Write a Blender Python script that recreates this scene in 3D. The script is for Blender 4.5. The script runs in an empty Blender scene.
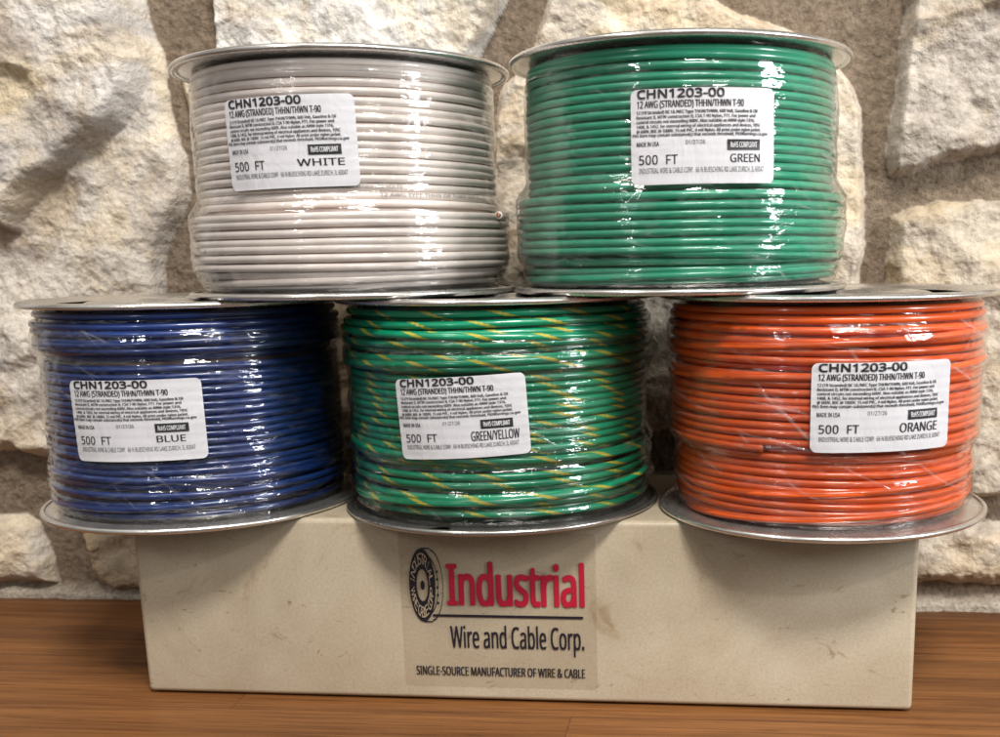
import bpy, math, random
import numpy as np
from mathutils import Vector, Matrix

random.seed(7)
rng = np.random.default_rng(11)
SC = bpy.context.scene
COL = SC.collection
S = 0.08                      # metres per flange radius: every length below is in flange radii
HB = 1.169                    # height of the block
H = 1.3277                    # height of a spool
PI = math.pi

# ------------------------------------------------------------------ camera
cd = bpy.data.cameras.new("camera")
cam = bpy.data.objects.new("camera", cd)
COL.objects.link(cam)
pitch, roll = 0.2120912, -0.0162786
c_, s_ = math.cos(pitch), math.sin(pitch)
fw = Vector((0, c_, -s_)); up0 = Vector((0, s_, c_)); r0 = Vector((1, 0, 0))
rr = math.cos(roll) * r0 + math.sin(roll) * up0
uu = -math.sin(roll) * r0 + math.cos(roll) * up0
M = Matrix((rr, uu, -fw)).transposed().to_4x4()
M.translation = Vector((0, 0, (1.557384 + HB) * S))
cam.matrix_world = M
cd.sensor_fit = 'HORIZONTAL'
cd.sensor_width = 36
cd.lens = 1104.6 / 1000 * 36
cd.shift_x = (500 - 602.53) / 1000
cd.shift_y = (490.9 - 368.5) / 1000
cd.clip_start = 0.01
cd.clip_end = 50
cd.dof.use_dof = True
cd.dof.focus_distance = 6.3 * S
cd.dof.aperture_fstop = 20
SC.camera = cam

# ------------------------------------------------------------------ world and lamps
w = bpy.data.worlds.new("World")
SC.world = w
w.use_nodes = True
nt = w.node_tree
bg = nt.nodes['Background']
tc = nt.nodes.new('ShaderNodeTexCoord')
sx = nt.nodes.new('ShaderNodeSeparateXYZ')
cr = nt.nodes.new('ShaderNodeValToRGB')
mp = nt.nodes.new('ShaderNodeMapRange')
mp.inputs[1].default_value = -1
mp.inputs[2].default_value = 1
nt.links.new(tc.outputs['Generated'], sx.inputs[0])
nt.links.new(sx.outputs[2], mp.inputs[0])
nt.links.new(mp.outputs[0], cr.inputs[0])
# added noise: bright and dark patches that bring variety into the reflections
wn = nt.nodes.new('ShaderNodeTexNoise')
wn.inputs['Scale'].default_value = 1.7
wn.inputs['Detail'].default_value = 3
wr_ = nt.nodes.new('ShaderNodeValToRGB')
wr_.color_ramp.elements[0].position = 0.40
wr_.color_ramp.elements[0].color = (0.42, 0.40, 0.38, 1)
wr_.color_ramp.elements[1].position = 0.66
wr_.color_ramp.elements[1].color = (2.6, 2.65, 2.7, 1)
wm = nt.nodes.new('ShaderNodeMix')
wm.data_type = 'RGBA'
wm.blend_type = 'MULTIPLY'
wm.inputs[0].default_value = 1.0
nt.links.new(tc.outputs['Generated'], wn.inputs['Vector'])
nt.links.new(wn.outputs[0], wr_.inputs[0])
nt.links.new(cr.outputs[0], wm.inputs[6])
nt.links.new(wr_.outputs[0], wm.inputs[7])
nt.links.new(wm.outputs[2], bg.inputs[0])
cr.color_ramp.elements[0].position = 0.3
cr.color_ramp.elements[0].color = (0.20, 0.165, 0.13, 1)
cr.color_ramp.elements[1].position = 0.62
cr.color_ramp.elements[1].color = (0.70, 0.67, 0.63, 1)
bg.inputs[1].default_value = 0.47


def lamp(name, pos, target, size, power, col, sy=None):
    ld = bpy.data.lights.new(name, 'AREA')
    ld.shape = 'RECTANGLE'
    ld.size = size * S
    ld.size_y = (sy or size) * S
    ld.energy = power
    ld.color = col
    o = bpy.data.objects.new(name, ld)
    COL.objects.link(o)
    o.location = Vector(pos) * S
    d = (Vector(target) - Vector(pos))
    o.rotation_euler = d.to_track_quat('-Z', 'Y').to_euler()
    return o


lamp("key_lamp", (2.8, -6.5, 19.5), (-0.4, 7, 1.5), 5.6, 33.0, (1.0, 0.95, 0.89), 3.4)
lamp("window_lamp", (10.0, 1.0, 5.6), (-0.5, 6.5, 2.4), 2.0, 5.5, (0.96, 0.98, 1.0), 3.6)
lamp("left_lamp", (-5.8, -2.0, 6.0), (-0.5, 6.5, 2.4), 0.45, 0.7, (0.98, 0.98, 1.0), 1.6)
lamp("back_lamp", (-5.0, 3.0, 13.0), (-1, 7.5, 1.5), 1.8, 2.0, (1.0, 0.94, 0.87), 1.4)
lamp("small_lamp", (5.0, -3.0, 9.0), (0, 7, 1.5), 0.7, 1.6, (1.0, 0.97, 0.94), 0.5)  # added lamp, small and bright, to make glints on film and wire

SC.view_settings.view_transform = 'Standard'
SC.view_settings.look = 'None'
SC.view_settings.exposure = 0.0
SC.view_settings.gamma = 1.0
SC.render.engine = 'CYCLES'
SC.cycles.max_bounces = 8
SC.cycles.transparent_max_bounces = 16
SC.cycles.caustics_reflective = False
SC.cycles.caustics_refractive = False
SC.cycles.use_denoising = True


# ------------------------------------------------------------------ helpers
def link(name, me, mats=(), parent=None):
    o = bpy.data.objects.new(name, me)
    COL.objects.link(o)
    for m in (mats if isinstance(mats, (list, tuple)) else [mats]):
        me.materials.append(m)
    if parent:
        o.parent = parent
    return o


def mesh_np(name, v, f, smooth=True):
    """v (n,3) in flange radii; f (m,4) quads"""
    me = bpy.data.meshes.new(name)
    v = np.asarray(v, np.float32) * S
    f = np.asarray(f, np.int32)
    me.vertices.add(len(v))
    me.vertices.foreach_set('co', v.ravel())
    me.loops.add(f.size)
    me.loops.foreach_set('vertex_index', f.ravel())
    me.polygons.add(len(f))
    k = f.shape[1]
    me.polygons.foreach_set('loop_start', np.arange(0, f.size, k, dtype=np.int32))
    me.polygons.foreach_set('loop_total', np.full(len(f), k, np.int32))
    me.update(calc_edges=True)
    me.validate()
    if smooth:
        me.polygons.foreach_set('use_smooth', np.ones(len(me.polygons), bool))
    return me


def grid_faces(n, m, wrap_n=False, wrap_m=False, off=0):
    """grid of n x m vertices, index i*m + j"""
    i = np.arange(n if wrap_n else n - 1)
    j = np.arange(m if wrap_m else m - 1)
    I, J = np.meshgrid(i, j, indexing='ij')
    I2, J2 = (I + 1) % n, (J + 1) % m
    return np.stack([I * m + J, I2 * m + J, I2 * m + J2, I * m + J2], -1).reshape(-1, 4) + off


def vnoise(x, y, seed=0, px=None):
    """smooth 2-D value noise in -1..1; px = integer period along x"""
    r = np.random.default_rng(seed)
    T = r.uniform(-1, 1, (256, 256))
    xi, yi = np.floor(x).astype(int), np.floor(y).astype(int)
    xf, yf = x - xi, y - yi
    u = xf ** 3 * (xf * (xf * 6 - 15) + 10)
    v = yf ** 3 * (yf * (yf * 6 - 15) + 10)
    P = px or 256
    a, b = np.mod(xi, P) % 256, np.mod(xi + 1, P) % 256
    c, d = yi % 256, (yi + 1) % 256
    return (T[a, c] * (1 - u) + T[b, c] * u) * (1 - v) + (T[a, d] * (1 - u) + T[b, d] * u) * v


def fbm(x, y, octv=5, seed=0, gain=0.5, ridge=False):
    s, a, n = 0, 1.0, 0
    cs, sn = math.cos(0.7), math.sin(0.7)
    for k in range(octv):
        q = vnoise(x, y, seed + k * 13)
        if ridge:
            q = 1 - 2 * np.abs(q)
        s = s + a * q
        n += a
        a *= gain
        x, y = (x * cs - y * sn) * 2.03 + 5.1, (x * sn + y * cs) * 2.03 + 9.7
    return s / n


def sstep(x, a, b):
    t = np.clip((x - a) / (b - a), 0, 1)
    return t * t * (3 - 2 * t)


def poly_sd(px, py, poly):
    """signed distance, positive inside"""
    P = np.asarray(poly, float)
    Q = np.roll(P, -1, 0)
    d2 = np.full(px.shape, 1e9)
    ins = np.zeros(px.shape, bool)
    for (ax, ay), (bx, by) in zip(P, Q):
        ex, ey = bx - ax, by - ay
        t = np.clip(((px - ax) * ex + (py - ay) * ey) / (ex * ex + ey * ey + 1e-12), 0, 1)
        dx, dy = px - ax - t * ex, py - ay - t * ey
        d2 = np.minimum(d2, dx * dx + dy * dy)
        cond = (ay > py) != (by > py)
        if abs(by - ay) > 1e-9:
            ins ^= cond & (px < (bx - ax) * (py - ay) / (by - ay) + ax)
    return np.where(ins, 1, -1) * np.sqrt(d2)


# ------------------------------------------------------------------ materials
def new_mat(name):
    m = bpy.data.materials.new(name)
    m.use_nodes = True
    return m, m.node_tree, m.node_tree.nodes['Principled BSDF']


def plain(name, col, rough=0.5, metal=0.0, spec=0.5):
    m, t, b = new_mat(name)
    b.inputs['Base Color'].default_value = (*col, 1)
    b.inputs['Roughness'].default_value = rough
    b.inputs['Metallic'].default_value = metal
    b.inputs['Specular IOR Level'].default_value = spec
    return m


def N(t, kind, **kw):
    n = t.nodes.new(kind)
    for k, v in kw.items():
        if k.startswith('i_'):
            n.inputs[k[2:].replace('_', ' ')].default_value = v
        else:
            setattr(n, k, v)
    return n


def ramp(t, src, stops, interp='LINEAR'):
    r = N(t, 'ShaderNodeValToRGB')
    r.color_ramp.interpolation = interp
    e = r.color_ramp.elements
    while len(e) < len(stops):
        e.new(0.5)
    for k, (p, c) in enumerate(stops):
        e[k].position = p
        e[k].color = (*c, 1) if len(c) == 3 else c
    t.links.new(src, r.inputs[0])
    return r


def mixc(t, fac, a, b, mode='MIX'):
    m = N(t, 'ShaderNodeMix', data_type='RGBA', blend_type=mode)
    for s, v in ((m.inputs[0], fac), (m.inputs[6], a), (m.inputs[7], b)):
        if hasattr(v, 'links') or hasattr(v, 'is_linked'):
            t.links.new(v, s)
        else:
            s.default_value = v if not isinstance(v, tuple) else ((*v, 1) if len(v) == 3 else v)
    return m.outputs[2]


def math_(t, op, a, b=None, c=None):
    m = N(t, 'ShaderNodeMath', operation=op)
    for k, v in enumerate((a, b, c)):
        if v is None:
            continue
        if hasattr(v, 'is_linked'):
            t.links.new(v, m.inputs[k])
        else:
            m.inputs[k].default_value = v
    return m.outputs[0]


def coords(t, scale=(1, 1, 1), loc=(0, 0, 0)):
    tc = N(t, 'ShaderNodeTexCoord')
    mp = N(t, 'ShaderNodeMapping')
    mp.inputs['Scale'].default_value = scale
    mp.inputs['Location'].default_value = loc
    t.links.new(tc.outputs['Object'], mp.inputs[0])
    return mp.outputs[0]


def noise(t, vec, scale, detail=4, rough=0.55, dist=0.0):
    n = N(t, 'ShaderNodeTexNoise')
    n.inputs['Scale'].default_value = scale
    n.inputs['Detail'].default_value = detail
    n.inputs['Roughness'].default_value = rough
    n.inputs['Distortion'].default_value = dist
    if vec is not None:
        t.links.new(vec, n.inputs['Vector'])
    return n.outputs[0]


def bump(t, b, height, strength, dist):
    n = N(t, 'ShaderNodeBump')
    n.inputs['Strength'].default_value = strength
    n.inputs['Distance'].default_value = dist
    t.links.new(height, n.inputs['Height'])
    t.links.new(n.outputs[0], b.inputs['Normal'])
    return n


# wall: the tint of each stone comes from the mesh, grain and veins from noise
def mat_wall():
    m, t, b = new_mat("limestone")
    at = N(t, 'ShaderNodeAttribute', attribute_name='tint')
    mo = N(t, 'ShaderNodeAttribute', attribute_name='mortar')
    v = coords(t)
    n1 = noise(t, v, 26, 6, 0.62, 0.8)
    n2 = noise(t, v, 95, 7, 0.66, 0.15)
    n3 = noise(t, v, 420, 4, 0.7)
    n5 = noise(t, coords(t, (1, 1, 1), (3, 1, 7)), 14, 5, 0.6, 1.5)
    a1 = ramp(t, n1, [(0.32, (0.66, 0.60, 0.56)), (0.45, (0.95, 0.92, 0.90)), (0.58, (1.05, 1.03, 1.0)), (0.75, (1.18, 1.15, 1.1))])
    a2 = ramp(t, n2, [(0.30, (0.62, 0.57, 0.52)), (0.44, (0.93, 0.92, 0.91)), (0.7, (1.12, 1.12, 1.12))])
    a5 = ramp(t, n5, [(0.46, (1, 1, 1)), (0.60, (1.06, 0.95, 0.74)), (0.72, (1.0, 0.86, 0.62))])
    a6 = ramp(t, n5, [(0.26, (0.72, 0.74, 0.78)), (0.40, (1, 1, 1))])
    c = mixc(t, 1.0, at.outputs['Color'], a1.outputs[0], 'MULTIPLY')
    c = mixc(t, 0.85, c, a2.outputs[0], 'MULTIPLY')
    cs = mixc(t, 0.6, c, a5.outputs[0], 'MULTIPLY')
    cs = mixc(t, 0.9, cs, a6.outputs[0], 'MULTIPLY')
    g = ramp(t, n3, [(0.28, (0.55, 0.52, 0.5)), (0.5, (1, 1, 1)), (0.75, (1.12, 1.12, 1.12))])
    cs2 = mixc(t, 0.55, cs, g.outputs[0], 'MULTIPLY')
    cm = mixc(t, 0.9, at.outputs['Color'], g.outputs[0], 'MULTIPLY')
    n6 = noise(t, v, 190, 4, 0.7)
    gm = ramp(t, n6, [(0.3, (0.6, 0.56, 0.52)), (0.6, (1.15, 1.12, 1.1))])
    cm = mixc(t, 0.8, cm, gm.outputs[0], 'MULTIPLY')
    c = mixc(t, mo.outputs['Fac'], cs2, cm)
    t.links.new(c, b.inputs['Base Color'])
    b.inputs['Roughness'].default_value = 0.85
    b.inputs['Specular IOR Level'].default_value = 0.25
    h = math_(t, 'ADD', math_(t, 'MULTIPLY', n2, 1.0), math_(t, 'MULTIPLY', n3, 0.35))
    h = math_(t, 'ADD', h, math_(t, 'MULTIPLY', n6, 0.35))
    bump(t, b, h, 0.8, 0.0030)
    return m


def mat_wood():
    m, t, b = new_mat("stained_wood")
    v = coords(t, (1, 1, 1))
    br = N(t, 'ShaderNodeTexBrick')
    t.links.new(v, br.inputs['Vector'])
    br.offset = 0.37
    br.inputs['Scale'].default_value = 1.0
    br.inputs['Mortar Size'].default_value = 0.00035
    br.inputs['Brick Width'].default_value = 0.46
    br.inputs['Row Height'].default_value = 0.043
    br.inputs['Color1'].default_value = (0.0, 0.0, 0.0, 1)
    br.inputs['Color2'].default_value = (1, 1, 1, 1)
    br.inputs['Mortar'].default_value = (0.3, 0.3, 0.3, 1)
    sep = N(t, 'ShaderNodeSeparateColor')
    t.links.new(br.outputs[0], sep.inputs[0])
    # grain shifted from board to board
    cmb = N(t, 'ShaderNodeCombineXYZ')
    t.links.new(math_(t, 'MULTIPLY', sep.outputs[0], 3.7), cmb.inputs[0])
    t.links.new(math_(t, 'MULTIPLY', sep.outputs[0], 1.9), cmb.inputs[2])
    ad = N(t, 'ShaderNodeVectorMath', operation='ADD')
    t.links.new(v, ad.inputs[0])
    t.links.new(cmb.outputs[0], ad.inputs[1])
    def st(sc):
        mpn = N(t, 'ShaderNodeMapping')
        mpn.inputs['Scale'].default_value = sc
        t.links.new(ad.outputs[0], mpn.inputs[0])
        return mpn.outputs[0]
    g1 = noise(t, st((2.2, 34, 8)), 1.6, 6, 0.6, 0.9)
    g2 = noise(t, st((9, 420, 8)), 1.5, 6, 0.7, 0.25)
    g3 = noise(t, st((30, 1500, 8)), 1.0, 3, 0.6)
    base = ramp(t, g1, [(0.25, (0.095, 0.035, 0.012)), (0.45, (0.155, 0.063, 0.020)), (0.62, (0.21, 0.089, 0.029)), (0.8, (0.26, 0.115, 0.040))])
    f2 = ramp(t, g2, [(0.35, (0.40, 0.33, 0.28)), (0.47, (0.93, 0.92, 0.9)), (0.65, (1.2, 1.18, 1.14))])
    f3 = ramp(t, g3, [(0.3, (0.72, 0.70, 0.68)), (0.5, (1, 1, 1))])
    c = mixc(t, 0.9, base.outputs[0], f2.outputs[0], 'MULTIPLY')
    c = mixc(t, 0.7, c, f3.outputs[0], 'MULTIPLY')
    tone = ramp(t, sep.outputs[0], [(0, (0.80, 0.76, 0.72)), (0.5, (1.0, 0.98, 0.95)), (1, (1.14, 1.10, 1.05))])
    c = mixc(t, 0.8, c, tone.outputs[0], 'MULTIPLY')
    c = mixc(t, math_(t, 'MULTIPLY', br.outputs['Fac'], 0.5), c, (0.07, 0.025, 0.01))
    t.links.new(c, b.inputs['Base Color'])
    sc1 = noise(t, coords(t), 60, 4, 0.6)
    rr_ = N(t, 'ShaderNodeMapRange')
    t.links.new(sc1, rr_.inputs[0])
    rr_.inputs[3].default_value = 0.36
    rr_.inputs[4].default_value = 0.55
    t.links.new(rr_.outputs[0], b.inputs['Roughness'])
    b.inputs['Specular IOR Level'].default_value = 0.3
    h = math_(t, 'ADD', g2, math_(t, 'MULTIPLY', g3, 0.5))
    bump(t, b, h, 0.25, 0.0006)
    return m


def mat_block():
    m, t, b = new_mat("beige_polished_stone")
    v = coords(t)
    n1 = noise(t, v, 9, 5, 0.6, 1.0)
    n2 = noise(t, v, 24, 6, 0.62, 1.6)
    n3 = noise(t, v, 700, 3, 0.6)
    n4 = noise(t, coords(t, (1.2, 1, 2.2), (4, 0, 1)), 26, 7, 0.72, 2.6)
    base = ramp(t, n1, [(0.3, (0.40, 0.335, 0.24)), (0.5, (0.465, 0.40, 0.295)), (0.7, (0.52, 0.46, 0.35))])
    s = ramp(t, n2, [(0.24, (0.66, 0.56, 0.46)), (0.36, (0.96, 0.94, 0.92)), (0.6, (1, 1, 1)), (0.8, (1.05, 1.04, 1.02))])
    st = ramp(t, n4, [(0.33, (0.55, 0.45, 0.36)), (0.385, (1, 1, 1))])
    g = ramp(t, n3, [(0.3, (0.9, 0.89, 0.88)), (0.6, (1.04, 1.04, 1.04))])
    c = mixc(t, 1.0, base.outputs[0], s.outputs[0], 'MULTIPLY')
    c = mixc(t, 0.8, c, st.outputs[0], 'MULTIPLY')
    c = mixc(t, 1.0, c, g.outputs[0], 'MULTIPLY')
    t.links.new(c, b.inputs['Base Color'])
    b.inputs['Roughness'].default_value = 0.38
    b.inputs['Specular IOR Level'].default_value = 0.35
    bump(t, b, n3, 0.15, 0.0004)
    return m


def mat_metal(name, tone=0.78, hole=None):
    m, t, b = new_mat(name)
    v = coords(t)
    n1 = noise(t, v, 60, 5, 0.6, 0.5)
    n2 = noise(t, v, 900, 3, 0.6)
    c = ramp(t, n1, [(0.3, (tone * 0.82, tone * 0.79, tone * 0.75)), (0.7, (tone * 1.08, tone * 1.05, tone * 1.01))])
    t.links.new(c.outputs[0], b.inputs['Base Color'])
    b.inputs['Metallic'].default_value = 0.92
    r = N(t, 'ShaderNodeMapRange')
    t.links.new(n1, r.inputs[0])
    r.inputs[3].default_value = 0.20
    r.inputs[4].default_value = 0.34
    t.links.new(r.outputs[0], b.inputs['Roughness'])
    bump(t, b, math_(t, 'ADD', n1, math_(t, 'MULTIPLY', n2, 0.2)), 0.04, 0.0006)
    if hole:
        mp_ = N(t, 'ShaderNodeVectorMath', operation='LENGTH')
        cx_, cy_, ra, rb = hole
        t.links.new(coords(t, (1 / (ra * S), 1 / (rb * S), 0), (-cx_ / ra, -cy_ / rb, 0)), mp_.inputs[0])
        t.links.new(math_(t, 'GREATER_THAN', mp_.outputs['Value'], 1.0), b.inputs['Alpha'])
    return m


def mat_wire(name, col, stripe=None, rough=0.33):
    m, t, b = new_mat(name)
    v = coords(t)
    n1 = noise(t, v, 45, 4, 0.6)
    lo = tuple(c * 0.86 for c in col)
    hi = tuple(min(1, c * 1.1) for c in col)
    c = ramp(t, n1, [(0.3, lo), (0.7, hi)]).outputs[0]
    if stripe:
        a = N(t, 'ShaderNodeAttribute', attribute_name='stripe')
        f = ramp(t, a.outputs['Fac'], [(0.90, (0, 0, 0)), (0.94, (1, 1, 1))])
        c = mixc(t, f.outputs[0], c, stripe)
    t.links.new(c, b.inputs['Base Color'])
    b.inputs['Roughness'].default_value = rough
    b.inputs['Specular IOR Level'].default_value = 0.5
    b.inputs['Coat Weight'].default_value = 0.8
    b.inputs['Coat Roughness'].default_value = 0.11
    nb = noise(t, coords(t, (1, 1, 1)), 160, 3, 0.6)
    bump(t, b, nb, 0.12, 0.0006)
    return m


def mat_film(seed, few_=0.0):
    m, t, b = new_mat("clear_shrink_film")
    for n in list(t.nodes):
        if n.type != 'OUTPUT_MATERIAL':
            t.nodes.remove(n)
    out = [n for n in t.nodes if n.type == 'OUTPUT_MATERIAL'][0]
    tr = N(t, 'ShaderNodeBsdfTransparent')
    gl = N(t, 'ShaderNodeBsdfAnisotropic')
    gl.inputs['Roughness'].default_value = 0.05
    gl.inputs['Color'].default_value = (1, 1, 1, 1)
    df = N(t, 'ShaderNodeBsdfDiffuse')
    df.inputs['Color'].default_value = (0.8, 0.79, 0.78, 1)
    fr = N(t, 'ShaderNodeFresnel')
    fr.inputs['IOR'].default_value = 1.5
    # wrinkles run round the spool, streaked
    v = coords(t, (1, 1, 5.5), (seed, 0, seed * 0.7))
    nb = noise(t, v, 55, 3, 0.5, 0.8)
    nb2 = noise(t, coords(t, (1, 1, 1), (0, seed, 0)), 260, 3, 0.6, 0.5)
    bp = N(t, 'ShaderNodeBump')
    bp.inputs['Strength'].default_value = 0.85
    bp.inputs['Distance'].default_value = 0.0016
    patch = ramp(t, noise(t, coords(t, (1, 1, 1.8), (seed * 3, 1, 2)), 16, 3, 0.5, 0.6), [(0.42, (0.05, 0.05, 0.05)), (0.62, (1, 1, 1))])
    # a few sharp slanting creases where the film shrank unevenly
    def crease(rot, off, sc):
        mpn = N(t, 'ShaderNodeMapping')
        mpn.inputs['Rotation'].default_value = (0, rot, 0)
        mpn.inputs['Location'].default_value = (off, seed, off)
        t.links.new(coords(t), mpn.inputs[0])
        a = N(t, 'ShaderNodeTexWave', wave_type='BANDS', bands_direction='Z')
        a.inputs['Scale'].default_value = sc
        a.inputs['Distortion'].default_value = 7.0
        a.inputs['Detail'].default_value = 2
        a.inputs['Detail Scale'].default_value = 0.6
        t.links.new(mpn.outputs[0], a.inputs['Vector'])
        return ramp(t, a.outputs['Fac'], [(0.986, (0, 0, 0)), (1.0, (1, 1, 1))]).outputs[0]
    few = ramp(t, noise(t, coords(t, (1, 1, 1), (5, seed * 2, 9)), 26, 3, 0.6), [(0.57 - few_, (0, 0, 0)), (0.70 - few_, (1, 1, 1))])
    cre = math_(t, 'MULTIPLY', math_(t, 'MAXIMUM', crease(-0.62, 0, 17), crease(-0.12, 7, 21)), few.outputs[0])
    hh = math_(t, 'ADD', nb, math_(t, 'MULTIPLY', nb2, 0.14))
    hh = math_(t, 'ADD', hh, math_(t, 'MULTIPLY', cre, 0.35))
    t.links.new(math_(t, 'MULTIPLY', hh, patch.outputs[0]), bp.inputs['Height'])
    t.links.new(bp.outputs[0], gl.inputs['Normal'])
    hz = noise(t, coords(t, (1, 1, 5), (seed * 2, 3, 0)), 42, 6, 0.7, 1.2)
    hz2 = ramp(t, hz, [(0.52, (0.0, 0.0, 0.0)), (0.65, (0.05, 0.05, 0.05)), (0.80, (0.28, 0.28, 0.28))])
    m1 = N(t, 'ShaderNodeMixShader')
    hazef = math_(t, 'ADD', hz2.outputs[0], math_(t, 'MULTIPLY', cre, 0.17))
    t.links.new(hazef, m1.inputs[0])
    t.links.new(tr.outputs[0], m1.inputs[1])
    t.links.new(df.outputs[0], m1.inputs[2])
    m2 = N(t, 'ShaderNodeMixShader')
    fac = math_(t, 'MINIMUM', math_(t, 'MULTIPLY', fr.outputs[0], 1.5), 0.5)
    t.links.new(fac, m2.inputs[0])
    t.links.new(m1.outputs[0], m2.inputs[1])
    t.links.new(gl.outputs[0], m2.inputs[2])
    t.links.new(m2.outputs[0], out.inputs[0])
    return m


def mat_paper():
    m, t, b = new_mat("label_paper")
    n = noise(t, coords(t), 55, 4, 0.6)
    c = ramp(t, n, [(0.3, (0.53, 0.525, 0.55)), (0.7, (0.59, 0.585, 0.61))])
    t.links.new(c.outputs[0], b.inputs['Base Color'])
    b.inputs['Roughness'].default_value = 0.45
    n2 = noise(t, coords(t, (1, 1, 0.6)), 70, 4, 0.6, 0.7)
    bump(t, b, n2, 0.55, 0.0016)
    return m


M_WALL, M_WOOD, M_BLOCK = mat_wall(), mat_wood(), mat_block()
M_METAL = mat_metal("zinc_plated_steel")
M_PAPER = mat_paper()
M_INK = plain("black_ink", (0.018, 0.017, 0.02), 0.5)
M_WHITEINK = plain("badge_white", (0.7, 0.7, 0.72), 0.5)
M_RED = plain("crimson_ink", (0.42, 0.008, 0.035), 0.45)
M_NAVY = plain("black_sticker_ink", (0.012, 0.010, 0.018), 0.4)
M_COPPER = plain("copper_strands", (0.55, 0.22, 0.10), 0.35, 1.0)

# ------------------------------------------------------------------ table (the surface everything rests on)
WA, WB = 8.352841, -0.098956           # wall plane: Y = WA + WB * X
ANG = math.atan(WB)


def wall_pt(u, v, h):
    """wall coordinates (along, up, out of the wall) to world"""
    h = h - 0.14
    x = u * math.cos(ANG) + h * math.sin(ANG)
    y = WA + u * math.sin(ANG) - h * math.cos(ANG)
    return x, y, v


me = bpy.data.meshes.new("table_surface")
x0, x1, y0, y1 = -13 * S, 12 * S, -3.2 * S, 0.8 * S
zs = (-0.03, 0.0)
vs = [(x, y, z) for z in zs for x, y in ((x0, y0), (x1, y0), (x1, y1), (x0, y1))]
me.from_pydata(vs, [], [(3, 2, 1, 0), (4, 5, 6, 7), (0, 1, 5, 4), (1, 2, 6, 5), (2, 3, 7, 6), (3, 0, 4, 7)])
tb = link("table_surface", me, M_WOOD)
tb.location = (0, WA * S, 0)
tb.rotation_euler = (0, 0, ANG)
tb["kind"] = "structure"

# ------------------------------------------------------------------ rough limestone wall
POLY = {
    'A_main': [[-6.182, 6.383], [-3.316, 6.229], [-3.301, 4.591], [-3.216, 4.382], [-3.131, 4.157], [-3.134, 3.819], [-3.092, 3.46], [-3.071, 3.198], [-3.334, 2.637], [-3.347, 2.194], [-3.585, 1.647], [-3.884, 1.204], [-4.405, 1.097], [-4.733, 1.203], [-5.433, 1.144], [-7.222, 1.073]],
    'A_block': [[-6.182, 6.383], [-3.462, 6.237], [-3.332, 4.729], [-3.199, 4.173], [-3.271, 3.859], [-3.45, 3.649], [-3.79, 3.44], [-4.126, 3.189], [-4.429, 2.858], [-4.668, 2.915], [-5.177, 2.832], [-6.857, 2.937]],
    'A_brow': [[-6.022, 4.688], [-4.437, 4.576], [-4.278, 4.473], [-4.113, 4.356], [-3.961, 4.253], [-4.134, 4.188], [-4.375, 4.167], [-4.898, 4.141], [-6.099, 4.264]],
    'A_patch': [[-3.134, 4.129], [-3.045, 4.168], [-2.902, 4.059], [-2.797, 3.525], [-2.915, 3.092], [-3.094, 3.278], [-3.102, 3.676]],
    'B': [[-2.721, 5.883], [-2.84, 4.71], [-2.83, 4.574], [-2.827, 4.369], [-2.837, 4.092], [-2.713, 3.161], [-2.274, 2.785], [-1.342, 2.843], [-0.944, 3.62], [-0.855, 3.998], [-0.804, 4.166], [-0.681, 4.364], [-0.589, 4.494], [-0.37, 5.137], [-0.413, 6.073]],
    'C': [[-0.215, 5.757], [-0.328, 4.617], [-0.407, 4.355], [-0.516, 4.09], [-0.695, 3.959], [-0.799, 3.547], [-0.855, 2.469], [-0.779, 1.637], [0.294, 1.327], [0.674, 1.404], [1.493, 1.63], [1.967, 2.361], [1.929, 3.067], [1.957, 3.478], [1.921, 3.715], [1.79, 3.938], [1.647, 4.101], [1.494, 4.198], [1.368, 4.281], [1.02, 4.385], [0.741, 4.577], [0.671, 5.713]],
    'D': [[2.105, 5.938], [2.148, 4.397], [2.141, 4.072], [2.097, 3.797], [2.08, 3.543], [2.065, 3.203], [2.266, 3.226], [2.47, 3.303], [2.64, 3.326], [2.912, 3.353], [3.653, 3.369], [4.841, 3.34], [4.568, 5.806]],
    'E': [[2.065, 2.431], [2.06, 2.961], [2.204, 3.034], [2.445, 3.105], [2.584, 3.082], [2.861, 3.062], [3.543, 3.062], [4.878, 3.008], [5.089, 1.107], [3.555, 1.027], [2.988, 0.872], [2.552, 0.831], [2.249, 1.022], [2.094, 1.627]],
    'F': [[2.114, 0.696], [2.373, 0.713], [2.701, 0.778], [2.997, 0.718], [3.574, 0.761], [5.122, 0.809], [5.185, 0.238], [3.471, 0.16], [3.031, 0.138], [2.732, 0.166], [2.284, 0.159], [2.052, 0.316]],
    'G': [[-7.273, 0.816], [-5.488, 0.784], [-4.971, 0.728], [-4.749, 0.763], [-4.598, 0.663], [-4.573, 0.451], [-4.536, 0.195], [-4.465, 0.067], [-5.066, 0.041], [-5.966, 0.002], [-7.431, 0.008]],
    'Hh': [[-4.365, 0.597], [-3.817, 0.668], [-2.434, 0.679], [-2.485, 0.009], [-4.107, 0.003], [-4.218, 0.087], [-4.299, 0.284]],
    'I': [[-2.879, 2.189], [-2.297, 2.487], [-1.91, 2.407], [-1.756, 2.103], [-1.867, 1.087], [-2.097, 0.804], [-3.088, 0.798], [-3.319, 1.002], [-3.158, 1.803]],
    'J': [[-1.52, 2.402], [-0.981, 2.396], [-0.862, 1.483], [-0.016, 1.171], [0.369, 1.094], [0.598, 1.094], [0.902, 1.25], [1.865, 1.478], [2.009, 0.711], [0.751, 0.781], [-1.616, 0.684]],
    'T1': [[-6.157, 6.51], [-5.882, 7.912], [4.415, 7.19], [4.549, 5.978], [-0.341, 6.19]],
}
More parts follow.
